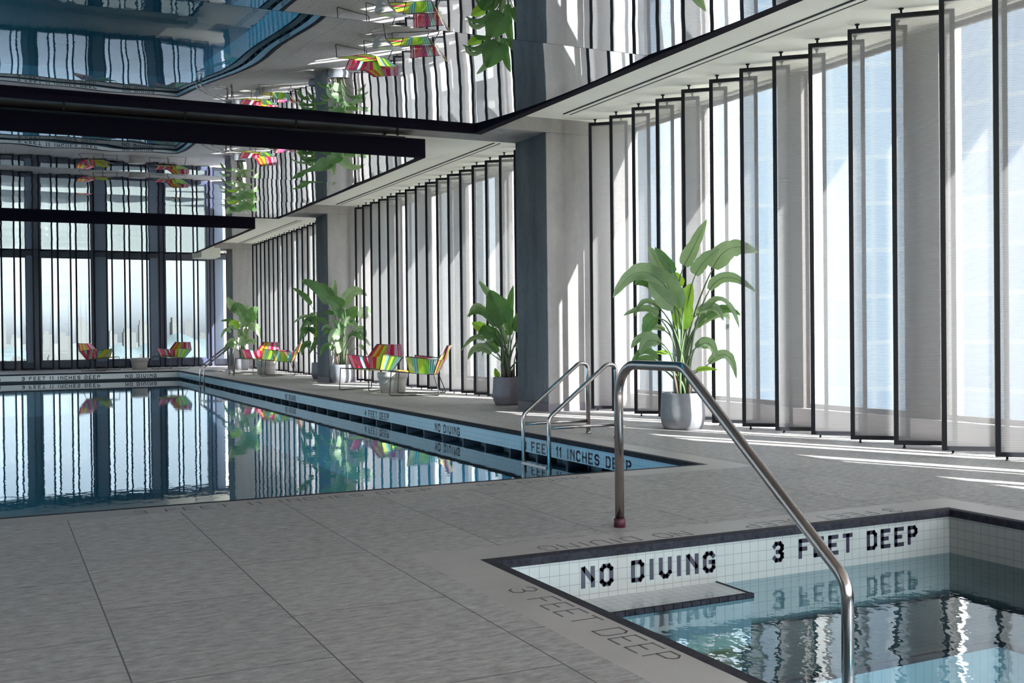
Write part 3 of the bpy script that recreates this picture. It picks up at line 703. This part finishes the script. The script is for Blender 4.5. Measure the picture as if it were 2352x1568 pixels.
P2 = conv([((620, 450), (450, 230), (280, 155), 190, -.1, g), ((650, 400), (600, 290), (530, 165), 190, .1, g), ((705, 420), (705, 280), (725, 118), 110, .15, p_), ((820, 490), (720, 420), (590, 370), 200, -.15, g),
  ((830, 500), (960, 290), (1150, 350), 160, -.05, p_), ((850, 690), (930, 600), (1010, 480), 220, 0, g), ((1060, 640), (1140, 560), (1245, 610), 170, .1, p_), ((820, 800), (760, 720), (680, 680), 90, -.1, g),
  ((830, 740), (920, 680), (1015, 800), 130, -.1, p_), ((980, 890), (1050, 810), (1135, 900), 110, 0, g), ((790, 890), (700, 870), (640, 980), 170, -.12, p_), ((745, 960), (760, 1040), (740, 1115), 130, -.12, p_),
  ((1040, 1020), (1090, 1040), (1150, 1155), 60, -.1, p_), ((1010, 900), (1110, 930), (1190, 1040), 60, .05, p_), ((760, 600), (720, 500), (650, 470), 170, 0, g), ((820, 640), (800, 560), (760, 500), 120, .1, g), ((720, 580), (600, 560), (560, 600), 60, .1, g)], 800, 1262, 624, .39)
plant((6.70, 22.3, 0), 'full potted bird of paradise in a grey planter in front of the middle pillar', M['pot_grey'], 1, P2, .225, .39, 13, (6.7, 22.3), 8)
P3 = conv([((350, 450), (250, 330), (118, 225), 100, -.1, g), ((455, 720), (460, 600), (475, 480), 100, 0, l_), ((440, 900), (430, 800), (420, 680), 100, .05, l_), ((380, 640), (250, 610), (115, 700), 60, .1, p_),
  ((580, 625), (470, 650), (340, 610), 80, -.1, g), ((400, 710), (300, 690), (200, 825), 80, 0, p_), ((520, 880), (430, 930), (325, 1115), 90, -.1, g), ((350, 970), (260, 990), (228, 1125), 80, -.1, g),
  ((390, 560), (330, 640), (260, 700), 80, .1, p_), ((500, 700), (560, 560), (600, 600), 60, .1, g), ((470, 960), (560, 860), (640, 900), 70, .1, g), ((480, 1000), (500, 900), (530, 800), 70, .1, p_)], 478, 1222, 571, .38)
plant((6.88, 24.55, 0), 'potted bird of paradise in a mauve planter behind the middle pillar', M['pot_mauve'], 1, P3, .215, .38, 14, (6.88, 24.55), 7)
P4 = conv([((240, 380), (160, 320), (108, 200), 150, 0, p_), ((300, 480), (240, 360), (150, 425), 170, -.1, g), ((400, 550), (430, 440), (512, 345), 190, 0, g), ((350, 610), (330, 540), (310, 470), 170, -.12, g),
  ((250, 640), (180, 560), (112, 612), 100, -.1, l_), ((220, 570), (120, 530), (8, 540), 60, .1, g), ((400, 650), (480, 640), (548, 785), 130, -.05, p_), ((290, 770), (270, 700), (245, 640), 90, 0, p_), ((300, 880), (290, 810), (280, 740), 110, -.1, p_),
  ((350, 800), (350, 700), (345, 620), 80, .1, p_), ((300, 560), (340, 400), (390, 320), 120, .1, p_)], 290, 1050, 465, .36)
plant((6.62, 32.2, 0), 'potted bird of paradise farthest away, by the corner of the far windows', M['pot_grey'], 1, P4, .19, .36, 15, (6.62, 32.2), 6)

# glazed stools / low pots
def stool():
    t = empty('side_table')
    MB().lathe([(0, 0), (.205, 0), (.215, .006), (.245, .20), (.257, .262), (.266, .268), (.272, .30), (.272, .352), (.266, .36), (0, .36)], 48).build('body', M['pot_stool'], t)
    MB().lathe([(0, .3601), (.255, .3601), (.255, .362), (0, .362)], 48).build('top', M['pot_stool'], t)
    return t
s0 = stool()
for i, (x, y, lab) in enumerate(((6.33, 17.98, 'round glazed grey side table between the nearest pair of chairs'), (6.40, 28.1, 'round glazed grey side table between the farther pair of chairs by the screens'), (4.05, 35.1, 'round glazed grey side table standing alone in front of the far windows'))):
    o = s0 if i == 0 else copy_tree(s0); o.location = (x, y, 0); tag(o, lab, 'side table', 'round side tables between lounge chairs')

# ------------------------------------------------------------------ corded lounge chairs
SEQ = [[0, 5, 1, 9], [0, 9, 2, 6, 0, 9], [2, 0, 1, 2, 6, 0, 2, 3], [3, 8, 2, 3], [0, 2, 6, 0], [9, 0, 1, 9, 2], [0, 1, 6, 3], [5, 4, 0, 6, 4], [3, 2, 7, 4, 2], [2, 3, 0, 5], [1, 2, 3], [4, 9, 5, 0], [1, 4, 3, 2]]
SEQ2 = {0: 9, 1: 2, 2: 3, 3: 8, 4: 8, 5: 0, 6: 0, 7: 3, 8: 3, 9: 1}
def make_chair():
    """front = +x, y to the left"""
    t = empty('lounge_chair'); rr = .0085
    zs, zf = .35, .41
    SF = [Vector((.40, .37, zf)), Vector((.40, -.37, zf))]; SR = [Vector((-.30, .28, zs)), Vector((-.30, -.28, zs))]
    BM = [Vector((-.41, .46, .60)), Vector((-.41, -.46, .60))]; BT = [Vector((-.53, .30, .83)), Vector((-.53, -.33, .84))]
    AF = [Vector((.14, .46, .66)), Vector((.14, -.46, .66))]; AB = [Vector((.10, .345, .385)), Vector((.10, -.345, .385))]
    def ropes(name, A0, A1, B0, B1, runs, n=None, bulge=(0, 0, 0), w=.0062, off=0.0):
        mb = MB(); A0, A1, B0, B1 = map(Vector, (A0, A1, B0, B1)); n = n or int(max((A1-A0).length, (B1-B0).length)/.0135)
        seq = SEQ[runs % len(SEQ)]
        nrm = (A1-A0).cross(B0-A0).normalized()
        for i in range(n+1):
            s = i/n; k = seq[min(len(seq)-1, int(s*len(seq)))]; k = k if i % 3 else SEQ2[k]; a = A0.lerp(A1, s)+nrm*off; b = B0.lerp(B1, s)+nrm*off
            mb.bar(a, b, w*1.35, nrm, w*.8, k)
        return mb.build(name, [M['cord%d' % j] for j in range(10)], t)
    # seat: front to back cords, slightly sagging
    ropes('seat', SF[0], SF[1], SR[0], SR[1], 1)
    # backrest lower, upper left, upper right, central fan
    b1 = ropes('backrest', SR[0], SR[1], BM[0], BM[1], 2)
    midb = (BM[0]+BM[1])/2
    for a0, a1, b0, b1_, q in ((BM[0], midb, BT[0], BT[0].lerp(BT[1], .55), 3), (midb, BM[1], BT[0].lerp(BT[1], .45), BT[1], 5), (BM[0].lerp(BM[1], .1), BM[0].lerp(BM[1], .6), BT[0].lerp(BT[1], .5), BT[1], 6), (BM[0].lerp(BM[1], .5), BM[0].lerp(BM[1], .95), BT[0], BT[0].lerp(BT[1], .4), 9)):
        o = ropes('back_cords', a0, a1, b0, b1_, q, off=.006*(q-4)); o.parent = b1
    for s in (0, 1):
        side = (s == 0)
        o = ropes('armrest', AF[s], AF[s].lerp(BM[s], .92), AB[s], SR[s], 7+s)
        o2 = ropes('arm_cords', AF[s], AF[s].lerp(BM[s], .5), AB[s].lerp(SR[s], .35), SR[s], 11+s, off=.008); o2.parent = o
    fr = MB()
    def T(pts, r=rr): fr.tube(pts, r, 8)
    T([SF[0], SF[1]]); T([SR[0], SR[1]]); T([SF[0], SR[0]]); T([SF[1], SR[1]])
    T([SR[0], BM[0], BT[0], (BT[0]+BT[1])/2+Vector((0, 0, -.012)), BT[1], BM[1], SR[1]])
    for s in (0, 1): T([BM[s], AF[s], AB[s]])
    fr.build('frame', M['rod'], t)
    for s in (0, 1):
        y = SF[s].y; lg = MB()
        pts = fillet([tuple(SF[s]), (.43, y*1.02, .009), (-.42, y*1.02, .009), (SR[s].x, SR[s].y, SR[s].z)], [.03, .03], 5)
        lg.tube(pts, rr, 8); lg.build('sled_leg', M['rod'], t)
    return t
def hash_(s): return sum(ord(c)*(i+1) for i, c in enumerate(s)) % 1000
chairs = [(6.30, 19.15, math.atan2(-.46, -.89), 'multicoloured corded lounge chair, left one of the pair nearest the camera'),
          (6.49, 17.12, math.atan2(.50, -.86), 'multicoloured corded lounge chair seen from the side, right one of the nearest pair'),
          (6.40, 29.30, math.atan2(-.46, -.89), 'multicoloured corded lounge chair, left one of the farther pair by the screens'),
          (6.52, 27.1, math.atan2(.35, -.94), 'multicoloured corded lounge chair, right one of the farther pair by the screens'),
          (2.90, 35.0, math.atan2(-.62, .80), 'multicoloured corded lounge chair left of the table at the far windows'),
          (4.98, 34.95, math.atan2(-.62, -.80), 'multicoloured corded lounge chair right of the table at the far windows')]
ch0 = make_chair()
for i, (x, y, a, lab) in enumerate(chairs):
    o = ch0 if i == 0 else copy_tree(ch0); o.location = (x, y, 0); o.rotation_euler = (0, 0, a); tag(o, lab, 'chair', 'multicoloured corded lounge chairs')

# ------------------------------------------------------------------ outside
tag(MB().box(XR+.3, XR+3.2, YB-2, YF+2, -.9, -.62).build('reflector', M['reflector']), 'added pale terrace roof outside the right hand windows', 'reflector')  # added slab that bounces sunlight up onto the soffit
GZ = -20
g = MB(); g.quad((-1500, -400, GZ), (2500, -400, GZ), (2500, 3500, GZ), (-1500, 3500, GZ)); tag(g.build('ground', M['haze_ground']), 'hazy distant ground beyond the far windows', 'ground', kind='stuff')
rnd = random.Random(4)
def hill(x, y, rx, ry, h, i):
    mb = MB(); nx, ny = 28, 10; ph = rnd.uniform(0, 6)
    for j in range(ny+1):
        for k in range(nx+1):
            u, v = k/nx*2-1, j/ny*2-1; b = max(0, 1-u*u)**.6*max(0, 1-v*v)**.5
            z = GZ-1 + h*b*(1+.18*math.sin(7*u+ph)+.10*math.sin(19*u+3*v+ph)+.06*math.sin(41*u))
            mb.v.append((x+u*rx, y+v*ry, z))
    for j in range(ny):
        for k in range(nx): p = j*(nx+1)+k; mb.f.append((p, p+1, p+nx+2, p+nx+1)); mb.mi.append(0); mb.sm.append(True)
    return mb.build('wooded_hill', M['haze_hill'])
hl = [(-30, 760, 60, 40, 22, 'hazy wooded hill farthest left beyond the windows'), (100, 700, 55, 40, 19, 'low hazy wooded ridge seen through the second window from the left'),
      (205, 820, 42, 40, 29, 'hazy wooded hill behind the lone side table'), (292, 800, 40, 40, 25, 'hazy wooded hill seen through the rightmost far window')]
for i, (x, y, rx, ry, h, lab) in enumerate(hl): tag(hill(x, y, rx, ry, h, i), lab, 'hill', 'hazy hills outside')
bp = MB().box(-.5, .5, -.5, .5, 0, 1).box(-.42, .1, -.3, .3, 1, 1.12)
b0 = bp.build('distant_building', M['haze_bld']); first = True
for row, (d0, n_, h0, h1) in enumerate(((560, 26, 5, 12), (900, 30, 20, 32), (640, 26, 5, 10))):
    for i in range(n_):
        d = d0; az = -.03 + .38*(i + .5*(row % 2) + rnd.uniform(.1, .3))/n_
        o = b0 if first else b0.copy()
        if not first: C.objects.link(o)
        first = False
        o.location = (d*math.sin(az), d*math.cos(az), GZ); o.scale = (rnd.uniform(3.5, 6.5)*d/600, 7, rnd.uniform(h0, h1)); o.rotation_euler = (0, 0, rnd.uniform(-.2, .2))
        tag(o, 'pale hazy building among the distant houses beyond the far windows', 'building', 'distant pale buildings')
def tower(x, y, wx, wy, z1, rz, m, lab):
    t = MB().box(-wx/2, wx/2, -wy/2, wy/2, -60, z1).box(-wx*.3, wx*.3, -wy*.3, wy*.3, z1, z1+5)
    o = t.build('office_tower', m); o.location = (x, y, 0); o.rotation_euler = (0, 0, rz); tag(o, lab, 'tower'); return o
def facade_mat(name, c1, c2, mort, bw, rh, rot):
    m = mat(name, rough=.4)
    tc = nd(m, 'ShaderNodeTexCoord'); sp_ = nd(m, 'ShaderNodeSeparateXYZ'); lk(m, tc.outputs['Object'], sp_.inputs[0])
    cb = nd(m, 'ShaderNodeCombineXYZ'); lk(m, math_(m, 'ADD', sp_.outputs[0], sp_.outputs[1]), cb.inputs[0]); lk(m, sp_.outputs[2], cb.inputs[1])
    br = nd(m, 'ShaderNodeTexBrick'); br.offset = 0; lk(m, cb.outputs[0], br.inputs['Vector'])
    br.inputs['Scale'].default_value = 1; br.inputs['Brick Width'].default_value = bw; br.inputs['Row Height'].default_value = rh
    br.inputs['Mortar Size'].default_value = .16; br.inputs['Color1'].default_value = (*c1, 1); br.inputs['Color2'].default_value = (*c2, 1); br.inputs['Mortar'].default_value = (*mort, 1)
    lk(m, br.outputs[0], P(m).inputs['Base Color']); return m
M['fac_blue'] = facade_mat('blue_glass_facade', (.42, .53, .66), (.52, .61, .72), (.60, .66, .72), 1.5, 3.4, 0)
M['fac_lav'] = facade_mat('lavender_grey_facade', (.46, .50, .60), (.55, .58, .66), (.66, .66, .68), 2.6, 3.4, 0)
M['fac_pale'] = facade_mat('pale_stone_facade', (.52, .54, .58), (.60, .60, .60), (.66, .64, .62), 1.9, 3.2, 0)
tower(60, 72, 22, 24, 95, -.5, M['fac_blue'], 'blue glass office tower outside behind the potted plant nearest the handrail')
tower(74, 44, 20, 26, 80, .1, M['fac_lav'], 'lavender grey office tower seen through the screens at the right edge')
tower(44, 128, 18, 18, 60, .2, M['fac_pale'], 'pale stone building outside, behind the screens between the near and middle pillars')
tower(92, 108, 26, 26, 70, .3, M['fac_pale'], 'pale stone building outside, between the blue tower and the lavender tower')
